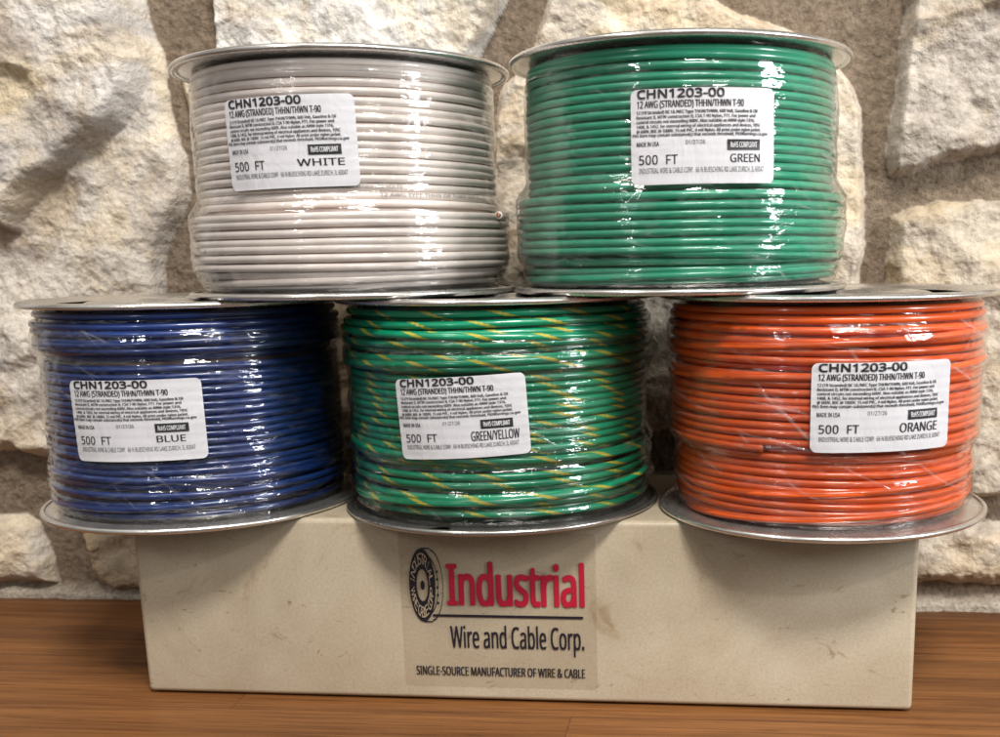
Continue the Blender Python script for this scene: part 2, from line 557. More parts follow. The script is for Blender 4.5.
# name: (height out of the mortar, edge softness, tint, lean right, lean up)
STONES = {
    'A_main': (0.20, 0.16, (0.66, 0.625, 0.57), -0.02, -0.03),
    'A_block': (0.46, 0.24, (0.66, 0.64, 0.61), -0.05, 0.02),
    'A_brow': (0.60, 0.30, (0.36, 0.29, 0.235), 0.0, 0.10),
    'A_patch': (0.16, 0.12, (0.58, 0.50, 0.38), 0.0, 0.0),
    'B': (0.30, 0.10, (0.70, 0.69, 0.67), 0.0, 0.0),
    'C': (0.22, 0.10, (0.64, 0.585, 0.50), 0.0, 0.0),
    'D': (0.28, 0.08, (0.50, 0.46, 0.41), 0.0, 0.03),
    'E': (0.26, 0.12, (0.53, 0.48, 0.40), 0.0, -0.02),
    'F': (0.26, 0.18, (0.56, 0.51, 0.43), 0.0, 0.0),
    'G': (0.26, 0.16, (0.64, 0.60, 0.53), 0.0, 0.0),
    'Hh': (0.18, 0.14, (0.42, 0.35, 0.26), 0.0, 0.0),
    'I': (0.18, 0.12, (0.46, 0.38, 0.29), 0.0, 0.0),
    'J': (0.20, 0.12, (0.44, 0.38, 0.29), 0.0, 0.0),
    'T1': (0.25, 0.12, (0.55, 0.50, 0.42), 0.0, 0.0),
}
# courses beyond the edges of the picture
for _k, (_a, _b, _c, _d) in enumerate([(4.85, 6.2, 0.10, 1.05), (4.95, 6.2, 1.25, 2.5), (4.8, 6.2, 2.75, 3.9), (5.3, 6.2, 4.1, 6.1),
                                       (-8.2, -7.35, 0.10, 1.6), (-8.2, -7.3, 1.85, 3.6), (-8.2, -7.4, 3.85, 6.1)]):
    POLY['edge%d' % _k] = [(_a, _c), (_a - 0.06, (_c + _d) / 2), (_a + 0.05, _d), ((_a + _b) / 2, _d + 0.06), (_b, _d), (_b, _c), ((_a + _b) / 2, _c - 0.04)]
    STONES['edge%d' % _k] = (0.26, 0.12, [(0.58, 0.53, 0.45), (0.52, 0.47, 0.40), (0.62, 0.58, 0.52)][_k % 3], 0.0, 0.0)
MORTAR = np.array((0.215, 0.17, 0.125))

STAINS_SHADE = [
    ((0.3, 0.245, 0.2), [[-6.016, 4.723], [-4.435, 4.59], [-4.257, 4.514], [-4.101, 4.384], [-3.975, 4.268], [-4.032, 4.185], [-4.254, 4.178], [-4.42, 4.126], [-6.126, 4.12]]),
    ((0.36, 0.35, 0.34), [[-3.539, 4.393], [-3.419, 4.499], [-3.299, 4.468], [-3.246, 4.383], [-3.363, 4.304], [-3.489, 4.28]]),
    ((0.42, 0.395, 0.37), [[-4.321, 3.794], [-4.061, 3.83], [-3.742, 3.85], [-3.659, 3.748], [-3.432, 3.813], [-3.188, 3.906], [-3.361, 3.74], [-3.698, 3.547], [-4.052, 3.262], [-4.28, 3.37], [-4.517, 3.42], [-5.12, 3.21], [-5.064, 3.58]]),  # grey diagonal band: partly stain, partly shade put into the tint
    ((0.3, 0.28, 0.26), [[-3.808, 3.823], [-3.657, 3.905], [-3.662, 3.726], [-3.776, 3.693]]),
    ((0.6, 0.5, 0.32), [[-4.502, 4.107], [-4.099, 4.159], [-4.026, 3.987], [-4.227, 3.777], [-4.472, 3.747], [-5.367, 3.734], [-5.31, 4.096]]),
    ((0.34, 0.24, 0.15), [[-4.647, 3.065], [-4.488, 3.032], [-4.451, 2.941], [-4.609, 2.861], [-5.344, 2.835], [-5.308, 3.062]]),  # shadow at the ledge, painted as a brown patch
    ((0.52, 0.52, 0.52), [[-2.454, 4.561], [-2.11, 4.949], [-1.908, 4.676], [-2.15, 4.415], [-2.383, 4.32]]),
    ((0.3, 0.24, 0.18), [[-5.695, 1.695], [-4.666, 1.707], [-4.606, 1.65], [-4.68, 1.602], [-5.708, 1.613]]),
]


def build_wall():
    u0, u1, v0, v1 = -8.2, 6.2, -0.06, 6.2
    step = 0.0125
    nu, nv = int((u1 - u0) / step), int((v1 - v0) / step)
    U, V = np.meshgrid(np.linspace(u0, u1, nu), np.linspace(v0, v1, nv), indexing='ij')
    wu = U + 0.045 * fbm(U * 3.2, V * 3.2, 5, 3) 
    wv = V + 0.045 * fbm(U * 3.2 + 40, V * 3.2 + 7, 5, 9)
    rock = fbm(U * 1.4 + 0.5 * fbm(U, V, 3, 71), V * 1.4, 6, 21, 0.55)
    ridge = fbm(U * 1.1 + V * 0.5 + 9, V * 1.7 - U * 0.3, 6, 41, 0.52, True)
    fine = fbm(U * 9, V * 9, 5, 61, 0.62)
    # chipped facets: each facet is a small tilted plane
    cellx, celly = [], []
    r = np.random.default_rng(5)
    pts = np.stack([r.uniform(u0, u1, 420), r.uniform(v0, v1, 420)], -1)
    til = r.normal(0, 0.16, (420, 2)); offs = r.normal(0, 0.02, 420)
    best = np.full(U.shape, 1e9); fac = np.zeros(U.shape)
    WU = U + 0.10 * fbm(U * 2.5 + 3, V * 2.5, 4, 81); WV = V + 0.10 * fbm(U * 2.5, V * 2.5 + 5, 4, 91)
    for (a, b), (tx, ty), o in zip(pts, til, offs):
        i0, i1 = np.searchsorted(U[:, 0], (a - 0.95, a + 0.95)); j0, j1 = np.searchsorted(V[0], (b - 0.95, b + 0.95))
        sl = (slice(i0, i1), slice(j0, j1))
        dx, dy = WU[sl] - a, WV[sl] - b
        d = dx * dx + dy * dy * 1.8
        mk = d < best[sl]
        best[sl] = np.where(mk, d, best[sl])
        fac[sl] = np.where(mk, o + tx * dx + ty * dy, fac[sl])
    k = np.ones(7) / 7
    for ax in (0, 1):
        fac = np.apply_along_axis(lambda q: np.convolve(np.pad(q, 3, mode='edge'), k, 'valid'), ax, fac)
    hm = 0.02 * fbm(U * 5, V * 5, 4, 33) + 0.014 * fine
    base = (1 - sstep(V + 0.03 * fbm(U * 4, V * 4, 3, 77), 0.03, 0.13))
    hgt = hm + 0.075 + 0.10 * base
    tint = np.empty(U.shape + (3,)); tint[:] = MORTAR
    tint = tint * (1 - base[..., None]) + np.array((0.42, 0.38, 0.32)) * base[..., None]
    mort = np.ones(U.shape)
    for nme, (h0, ew, col, lx, ly) in STONES.items():
        P = np.array(POLY[nme])
        sd = poly_sd(wu, wv, P)
        c = P.mean(0)
        e = sstep(sd, -0.012, ew)
        surf = h0 + lx * (U - c[0]) + ly * (V - c[1]) + 0.06 * rock + 0.045 * ridge + 0.36 * fac + 0.024 * fine
        hs = surf * np.sqrt(np.clip(e, 0, 1)) - 0.06 * (1 - e)
        a = sstep(hs - hgt, -0.008, 0.016)
        hgt = np.maximum(hgt, hs)
        tint = tint * (1 - a[..., None]) + np.array(col) * a[..., None]
        mort = mort * (1 - a)
    for col, P in STAINS_SHADE:          # weathered patches, with shade painted into the grey band and ledge patch
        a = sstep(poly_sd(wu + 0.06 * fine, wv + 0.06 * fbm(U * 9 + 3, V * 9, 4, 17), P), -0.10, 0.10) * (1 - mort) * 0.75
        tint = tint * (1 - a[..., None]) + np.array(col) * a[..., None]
    X, Y, Z = wall_pt(U, V, hgt)
    me = mesh_np("stone_wall", np.stack([X, Y, Z], -1).reshape(-1, 3), grid_faces(nu, nv)[:, ::-1])
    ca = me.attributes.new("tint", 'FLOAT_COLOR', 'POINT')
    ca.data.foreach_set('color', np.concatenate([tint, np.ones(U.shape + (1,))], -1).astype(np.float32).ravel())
    ma = me.attributes.new("mortar", 'FLOAT', 'POINT')
    ma.data.foreach_set('value', mort.astype(np.float32).ravel())
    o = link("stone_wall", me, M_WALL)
    o["label"] = "rough cream limestone wall with brown mortar joints behind the spools"
    o["category"] = "wall"
    return o


build_wall()

# ------------------------------------------------------------------ beige block
BX, BY, BYAW, BWID, BDEP = -2.943842, 6.689545, -0.105307, 4.804159, 1.42


def rounded_box(w, d, h, r, n=5):
    """box 0..w, 0..d, 0..h with rounded edges"""
    import bmesh
    bm = bmesh.new()
    bmesh.ops.create_cube(bm, size=1)
    for v in bm.verts:
        v.co = Vector(((v.co.x + .5) * w, (v.co.y + .5) * d, (v.co.z + .5) * h)) * S
    bmesh.ops.bevel(bm, geom=bm.edges[:] , offset=r * S, segments=n, affect='EDGES', profile=0.5)
    me = bpy.data.meshes.new("block")
    bm.to_mesh(me)
    bm.free()
    for p in me.polygons:
        p.use_smooth = True
    return me


blk = bpy.data.objects.new("display_block", None)
COL.objects.link(blk)
blk.empty_display_size = 0.02
blk.location = (BX * S, BY * S, 0)
blk.rotation_euler = (0, 0, BYAW)
blk["label"] = "long beige stone-look block with a company sticker, lying on the wooden table under the spools"
blk["category"] = "block"
body = link("block_body", rounded_box(BWID, BDEP, HB - 0.012, 0.035), M_BLOCK, blk)
body.location = (0, 0, 0.012 * S)
gap_strip = link("block_gap_strip", rounded_box(BWID - 0.10, BDEP - 0.10, 0.03, 0.008, 2), plain("shadow_gap_dark", (0.05, 0.035, 0.02), 0.8), blk)  # dark strip standing in for the shadow gap under the block
gap_strip.location = (0.05 * S, 0.05 * S, 0)


# ------------------------------------------------------------------ lettering
FONT = None
try:                                   # the sans-serif that ships with Blender; else its built-in one
    import os
    FONT = bpy.data.fonts.load(os.path.join(bpy.utils.system_resource('DATAFILES'), 'fonts', 'NotoSansHebrew-Regular.woff2'))
except Exception:
    FONT = None


def text_xy(s, x0=0, x1=1, y0=0, y1=1, spacing=1.0, ref=None, res=3):
    """letters as (verts, faces) fitted to the box x0..x1, y0..y1; ref = letters giving the height"""
    def conv(body_):
        cu = bpy.data.curves.new("t", 'FONT')
        cu.body = body_
        if FONT:
            cu.font = FONT
        cu.resolution_u = res
        cu.space_character = spacing
        o = bpy.data.objects.new("t", cu)
        COL.objects.link(o)
        dg = bpy.context.evaluated_depsgraph_get()
        me_ = bpy.data.meshes.new_from_object(o.evaluated_get(dg))
        v = np.array([p.co[:] for p in me_.vertices])
        f = [tuple(p.vertices) for p in me_.polygons]
        bpy.data.meshes.remove(me_)
        bpy.data.objects.remove(o)
        bpy.data.curves.remove(cu)
        return v, f
    v, f = conv(s)
    q = conv(ref)[0] if ref else v
    ax, bx = v[:, 0].min(), v[:, 0].max()
    ay, by = q[:, 1].min(), q[:, 1].max()
    v = v.copy()
    v[:, 0] = x0 + (v[:, 0] - ax) / (bx - ax) * (x1 - x0)
    v[:, 1] = y0 + (v[:, 1] - ay) / (by - ay) * (y1 - y0)
    return v[:, :2], f


class Flat:
    def __init__(self):
        self.v, self.f = [], []

    def add(self, v, f, layer=0):
        o = len(self.v)
        self.v += [(p[0], p[1], layer) for p in v]
        self.f += [tuple(i + o for i in q) for q in f]

    def text(self, s, bold=0.0, by=None, many=False, **k):
        """bold thickens the strokes: the letters are laid down several times, a hair apart"""
        v, f = text_xy(s, **k)
        by = bold if by is None else by
        offs = [(0, 0)]
        if bold:
            offs = [(-bold, 0), (bold, 0)]
        if bold and many:
            offs += [(0, -by), (0, by), (-bold * .7, -by * .7), (bold * .7, by * .7), (-bold * .7, by * .7), (bold * .7, -by * .7), (0, 0)]
        for l, (ox, oy) in enumerate(offs):
            self.add(v + np.array((ox, oy)), f, l)

    def rect(self, x0, y0, x1, y1, n=1):
        for k in range(n):
            a, b = x0 + (x1 - x0) * k / n, x0 + (x1 - x0) * (k + 1) / n
            self.add([(a, y0), (b, y0), (b, y1), (a, y1)], [(0, 1, 2, 3)])

    def ring(self, cx, cy, rx, ry, k=0.0, n=48, a0=0, a1=2 * PI):
        v, f = [], []
        for i in range(n + 1):
            a = a0 + (a1 - a0) * i / n
            v += [(cx + rx * math.cos(a), cy + ry * math.sin(a)), (cx + k * rx * math.cos(a), cy + k * ry * math.sin(a))]
        for i in range(n):
            f.append((2 * i + 1, 2 * i, 2 * i + 2, 2 * i + 3))
        self.add(v, f)

    def mesh(self, name, fn):
        me_ = bpy.data.meshes.new(name)
        me_.from_pydata([tuple(c * S for c in fn(x, y, l)) for x, y, l in self.v], [], self.f)
        me_.update()
        return me_


# sticker on the block front: coordinates (along the front, height below the top edge)
def on_front(eps):
    return lambda x, y, l=0: (x, -eps - l * 0.0003, HB + y)


def rrect_outline(x0, y0, x1, y1, r, n=6):
    out = []
    for cx, cy, a in ((x1 - r, y1 - r, 0), (x0 + r, y1 - r, PI / 2), (x0 + r, y0 + r, PI), (x1 - r, y0 + r, 1.5 * PI)):
        for k in range(n + 1):
            out.append((cx + r * math.cos(a + k * PI / 2 / n), cy + r * math.sin(a + k * PI / 2 / n)))
    return out


m, t, b = new_mat("aged_clear_sticker")
ns = noise(t, coords(t), 60, 5, 0.6)
cs = ramp(t, ns, [(0.3, (0.34, 0.26, 0.155)), (0.7, (0.41, 0.32, 0.20))])
t.links.new(cs.outputs[0], b.inputs['Base Color'])
b.inputs['Roughness'].default_value = 0.3
b.inputs['Alpha'].default_value = 0.2
M_STICK = m
fl = Flat()
q = rrect_outline(1.704, -1.068, 2.912, -0.075, 0.03)
fl.add(q, [tuple(range(len(q)))])
stk = link("sticker", fl.mesh("sticker", on_front(0.004)), M_STICK, blk)
stk["label"] = "aged clear company sticker with red and black lettering"
fl = Flat()
fl.text("Industrial", bold=0.0085, by=0.006, many=True, x0=2.003, x1=2.834, y0=-0.536, y1=-0.262)
link("red_lettering", fl.mesh("red_lettering", on_front(0.008)), M_RED, stk)
fl = Flat()
fl.text("Wire and Cable Corp.", bold=0.0022, x0=2.005, x1=2.832, y0=-0.812, y1=-0.662, ref="Wire and Cable Cor")
fl.text("SINGLE-SOURCE MANUFACTURER OF WIRE & CABLE", bold=0.0018, x0=1.779, x1=2.834, y0=-0.992, y1=-0.934)
fl.rect(1.90, -0.612, 2.830, -0.596)
link("black_lettering", fl.mesh("black_lettering", on_front(0.008)), M_NAVY, stk)
# reel emblem
fl = Flat()
ex, ey, rx, ry = 1.843, -0.412, 0.081, 0.233
fl.ring(ex, ey, rx, ry, 0.44)
fl.ring(ex + 0.002, ey, rx * 0.16, ry * 0.13, 0.0, 16)
fl.ring(ex + 0.050, ey, rx * 0.98, ry * 0.99, 0.955, 40, -1.5, 1.5)
fl.ring(ex + 0.034, ey, rx * 0.8, ry * 0.8, 0.95, 40, -1.45, 1.45)
for sy in (1, -1):
    fl.rect(ex, ey + sy * ry - 0.004, ex + 0.055, ey + sy * ry + 0.004)
for k in range(5):
    fl.rect(ex + 0.088, ey - 0.12 + k * 0.05, ex + 0.10, ey - 0.105 + k * 0.05)
link("reel_emblem", fl.mesh("reel_emblem", on_front(0.0075)), M_NAVY, stk)
fl = Flat()
def arc_text(s, a0, a1, flip=False):
    for k, ch in enumerate(s):
        if ch == ' ':
            continue
        a = a0 + (a1 - a0) * k / (len(s) - 1)
        v, f = text_xy(ch, x0=-0.5, x1=0.5, y0=-0.5, y1=0.5, ref="N")
        wch = 0.18 if ch == 'I' else 1.0
        rot = a - PI / 2 if not flip else a + PI / 2
        o = []
        for x, y in v:
            x, y = x * 0.24 * wch, y * 0.30
            X, Y = x * math.cos(rot) - y * math.sin(rot), x * math.sin(rot) + y * math.cos(rot)
            X, Y = X + 0.73 * math.cos(a), Y + 0.73 * math.sin(a)
            o.append((ex + rx * X, ey + ry * Y))
        fl.add(o, f)
arc_text("INDUSTRIAL", math.radians(168), math.radians(12))
arc_text("WIRE CABLE CORP", math.radians(194), math.radians(346), True)
link("ring_lettering", fl.mesh("ring_lettering", on_front(0.0115)), plain("sticker_pale", (0.42, 0.34, 0.23), 0.4), stk)


# ------------------------------------------------------------------ wire spools
def lathe(prof, n=128):
    a = np.linspace(0, 2 * PI, n, endpoint=False)
    P = np.array(prof, float)
    v = np.stack([np.outer(np.cos(a), P[:, 0]), np.outer(np.sin(a), P[:, 0]), np.tile(P[:, 1], (n, 1))], -1)
    return v.reshape(-1, 3), grid_faces(n, len(P), True, False)


def flange_mesh(top):
    """stamped disc with a rolled rim; profile drawn for the top one, mirrored for the bottom one"""
    p = [(0.10, -0.030), (0.10, -0.004), (0.13, 0.0), (0.30, 0.0), (0.33, -0.018), (0.60, -0.018), (0.63, -0.030), (0.84, -0.030),
         (0.865, -0.022), (0.90, -0.010), (0.945, -0.003), (0.968, 0.0), (0.985, -0.003), (0.996, -0.011), (1.0, -0.020),
         (0.9975, -0.029), (0.990, -0.036), (0.980, -0.0385), (0.972, -0.036), (0.968, -0.030), (0.966, -0.024),
         (0.94, -0.030), (0.91, -0.036), (0.88, -0.044), (0.85, -0.050), (0.62, -0.050), (0.60, -0.040), (0.10, -0.040), (0.10, -0.030)]
    if top:
        v, f = lathe([(r, H + z) for r, z in p])
        return mesh_np("top_flange", v, f[:, ::-1])
    v, f = lathe([(r, -z) for r, z in p])
    return mesh_np("bottom_flange", v, f)


def coil_mesh(rows, wr, k_stripe, seed, na=176, ns=10):
    V, F, ST = [], [], []
    r_ = np.random.default_rng(seed)
    th = np.linspace(0, 2 * PI, na, endpoint=False) + PI / 2
    ph = np.linspace(0, 2 * PI, ns, endpoint=False)
    for k, row in enumerate(rows):
        z, ro = row[0], row[1]
        if row[5:]:
            continue
        a1 = row[2] if len(row) > 2 else 0.0
        p1 = row[3] if len(row) > 3 else 0.0
        a2 = row[4] if len(row) > 4 else 0.0035
        R = ro - wr
        zz = z + a1 * np.sin(th + p1) + a2 * vnoise((th - PI / 2) / (2 * PI) * 9, np.full(na, k * 0.35 + seed), seed, 9)
        RR = R + 0.004 * vnoise((th - PI / 2) / (2 * PI) * 12, np.full(na, k * 0.8 + 50), seed + 5, 12)
        w_ = wr
        x = (RR[:, None] + w_ * np.cos(ph)[None]) 
        V.append(np.stack([x * np.cos(th)[:, None], x * np.sin(th)[:, None], zz[:, None] + w_ * np.sin(ph)[None]], -1).reshape(-1, 3))
        F.append(grid_faces(na, ns, True, True, (len(V) - 1) * na * ns))
        s = (th - PI / 2) * R
        ST.append((0.5 + 0.5 * np.cos(ph[None] + k_stripe * s[:, None] + r_.uniform(0, 6.28) + 0.6 * np.sin(3 * s[:, None] + k))).ravel())
    off = len(V) * na * ns
    for row in [q_ for q_ in rows if q_[5:]]:
        t0, t1 = row[5]
        ta = np.linspace(t0, t1, na)
        rr_ = row[1] - wr
        if row[4] == 'x':        # sinks back between its neighbours at both ends
            s_ = (ta - t0) / (t1 - t0)
            zz = row[0] + row[2] * (s_ - 0.5) * 2
            rr_ = rr_ - 0.05 * (1 - np.clip(np.minimum(s_, 1 - s_) * 7, 0, 1) ** 0.5)[:, None]
        else:
            zz = row[0] + row[2] * np.sin(ta + row[3])
        x = rr_ + wr * np.cos(ph)[None] + 0 * ta[:, None]
        V.append(np.stack([x * np.cos(ta)[:, None], x * np.sin(ta)[:, None], zz[:, None] + wr * np.sin(ph)[None]], -1).reshape(-1, 3))
        F.append(grid_faces(na, ns, False, True, off))
        off += na * ns
        ST.append((0.5 + 0.5 * np.cos(ph[None] + k_stripe * (ta * row[1])[:, None])).ravel())
    v = np.concatenate(V)
    me_ = mesh_np("wire_coil", v, np.concatenate(F))
    at = me_.attributes.new("stripe", 'FLOAT', 'POINT')
    at.data.foreach_set('value', np.concatenate(ST).astype(np.float32))
    return me_


def film_profile(rows, zb, zt, wr):
    """outer radius of the stretched film for each height"""
    z = np.linspace(zb, zt, 190)
    r = np.full(z.shape, 0.80)
    for row in rows:
        d = (z - row[0]) / (wr * 1.25)
        r = np.maximum(r, np.where(np.abs(d) < 1, row[1] - wr + wr * np.sqrt(np.clip(1 - d * d * 0.55, 0, 1)), 0))
    # film bridges narrow gaps: running maximum then smoothing
    k = 5
    rm = np.array([r[max(0, i - k):i + k + 1].max() for i in range(len(r))])
    rs = np.convolve(np.pad(rm, 3, mode='edge'), np.ones(7) / 7, 'valid')
    r = np.maximum(0.5 * rs + 0.5 * r, r - 0.001) + 0.005
    dz = z[1] - z[0]
    for i in range(1, len(r)):          # the film bridges steps at a slope
        r[i] = max(r[i], r[i - 1] - 0.62 * dz)
    for i in range(len(r) - 2, -1, -1):
        r[i] = max(r[i], r[i + 1] - 1.4 * dz)
    r = np.minimum(r, 0.885 + np.clip(zt - 0.045 - z, -0.05, 9) * 0.50)
    return z, r


def film_mesh(rows, zb, zt, wr, seed, tears, na=420):
    z, r = film_profile(rows, zb, zt, wr)
    th = np.linspace(0, 2 * PI, na, endpoint=False)
    T, Z = np.meshgrid(th, z, indexing='ij')
    R = np.tile(r, (na, 1))
    tu = T / (2 * PI)
    wr1 = fbm_p(tu, Z * 9, 24, seed) * 0.004
    wr2 = np.abs(fbm_p(tu, Z * 26 + tu * 0, 60, seed + 3)) * 0.0022
    # folds that run down the sides, strongest where the film was bunched
    fold = np.zeros_like(R)
    for (ang, wid, amp, za, zc) in tears:
        d = np.angle(np.exp(1j * (T - ang))) / wid
        fold += amp * np.exp(-d * d) * sstep(Z, za - .1, za + .05) * (1 - sstep(Z, zc - .05, zc + .1)) * (0.6 + 0.5 * vnoise(T * 7, Z * 11, seed + 9))
    R = R + np.abs(wr1) + wr2 + fold
    v = np.stack([R * np.cos(T), R * np.sin(T), Z], -1).reshape(-1, 3)
    return mesh_np("shrink_film", v, grid_faces(na, len(z), True, False))


def fbm_p(tu, y, period, seed):
    s, a = 0, 1.0
    for k in range(4):
        s = s + a * vnoise(tu * period, y, seed + k, period)
        period, y, a = period * 2, y * 2, a * 0.5
        period = min(period, 240)
    return s


LABEL_ROWS = [
    "12 (19 Stranded) BC UL/NEC Type THHN/THWN, 600 Volt, Gasoline & Oil",
    "Resistant II, MTW construction B, CSA T-90 Nylon, FT1. For power and",
    "control circuits not exceeding 600V. Also suitable as AWM style 1316,",
    "1408, & 1452, for internal wiring of electrical appliances and devices, 105C",
    "@ 600V, 80C @ 1000V, 15 mil PVC, 4 mil Nylon. All print under nylon jacket.",
    "P65 Item may contain substance(s) that exceeds threshold, P65Warnings.ca.gov",
]
ROW_END = [0.845, 0.83, 0.825, 0.87, 0.87, 0.925]


def make_label(parent, colour, cx, cz, w_, h_, rot, R, crange, bold_c=0.0):
    """label centred at arc length cx, height cz, bent round the cylinder of radius R"""
    def bend(eps):
        def f(x, y, l=0):
            a, b = (x - 0.5) * w_, (y - 0.5) * h_
            X, Z = cx + a * math.cos(rot) - b * math.sin(rot), cz + a * math.sin(rot) + b * math.cos(rot)
            wv = 0.0011 * math.sin(Z * 2 * PI / 0.052) + 0.002 * math.sin(X * 9 + Z * 7)
            t_ = X / R
            rr_ = R + eps + wv + l * 0.00035
            return (rr_ * math.sin(t_), -rr_ * math.cos(t_), Z)
        return f
    fl = Flat()
    nx, ny, rc = 30, 26, 0.045
    asp = w_ / h_
    cols = []
    for i in range(nx + 1):
        x = i / nx
        # rounded corners
        e = min(x, 1 - x)
        cut = 0.0
        if e < rc:
            cut = (rc - math.sqrt(max(0, rc * rc - (rc - e) ** 2))) * asp
        cols.append((x, cut))
    extra = [0.004, 0.012, 0.024]
    xs = sorted(set([i / nx for i in range(nx + 1)] + extra + [1 - q_ for q_ in extra]))
    v, f = [], []
    for x in xs:
        e = min(x, 1 - x)
        cut = (rc - math.sqrt(max(0, rc * rc - (rc - e) ** 2))) * asp if e < rc else 0
        for j in range(ny + 1):
            v.append((x, cut + (1 - 2 * cut) * j / ny))
    for i in range(len(xs) - 1):
        for j in range(ny):
            a = i * (ny + 1) + j
            f.append((a, a + ny + 1, a + ny + 2, a + 1))
    fl.add(v, f)
    me_ = fl.mesh("label", bend(0.006))
    for p in me_.polygons:
        p.use_smooth = True
    lab = link("label", me_, M_PAPER, parent)
    ink = Flat()
    ink.text("CHN1203-00", bold=0.0032, by=0.004, many=True, x0=0.048, x1=0.628, y0=0.905, y1=0.992)
    ink.text("12 AWG (STRANDED) THHN/THWN T-90", bold=0.0018, x0=0.045, x1=0.765, y0=0.805, y1=0.878, ref="12 AWG STRANDED")
    for k, (s, e) in enumerate(zip(LABEL_ROWS, ROW_END)):
        y = 0.762 - k * 0.0485 - (0.0 if k < 5 else -0.006)
        ink.text(s, bold=0.0012, res=1, x0=0.04 if k < 5 else 0.012, x1=e + 0.02, y0=y - 0.021, y1=y + 0.014, ref="Stranded")
    ink.text("MADE IN USA", bold=0.0008, x0=0.04, x1=0.19, y0=0.405, y1=0.452)
    ink.text("01/27/26", x0=0.37, x1=0.50, y0=0.418, y1=0.462)
    ink.text("500  FT", bold=0.0012, x0=0.055, x1=0.315, y0=0.215, y1=0.315, spacing=1.05)
    ink.text(colour, bold=0.0016, x0=crange[0], x1=crange[1], y0=crange[2], y1=crange[3], ref="GREEN")
    ink.text("INDUSTRIAL WIRE & CABLE CORP.  66 N BUESCHING RD LAKE ZURICH, IL 60047", res=1, x0=0.055, x1=0.915, y0=0.125, y1=0.178, ref="WIRE")
    pr = link("printed_text", ink.mesh("printed_text", bend(0.0085)), M_INK, lab)
    bd = Flat()
    for j in range(4):
        ya, yb = 0.352 + 0.11 * j / 4, 0.352 + 0.11 * (j + 1) / 4
        bd.rect(0.65, ya, 0.885, yb, 10)
    link("black_badge", bd.mesh("black_badge", bend(0.0095)), M_INK, lab)
    wt = Flat()
    wt.text("RoHS COMPLIANT", bold=0.0006, x0=0.672, x1=0.862, y0=0.378, y1=0.436)
    link("badge_text", wt.mesh("badge_text", bend(0.0115)), M_WHITEINK, lab)
    return lab


def yz(y, ya, yb):
    """height in the spool for a level between the lower (ya) and upper (yb) flange faces"""
    return 0.055 + (ya - y) / (ya - yb) * 1.215


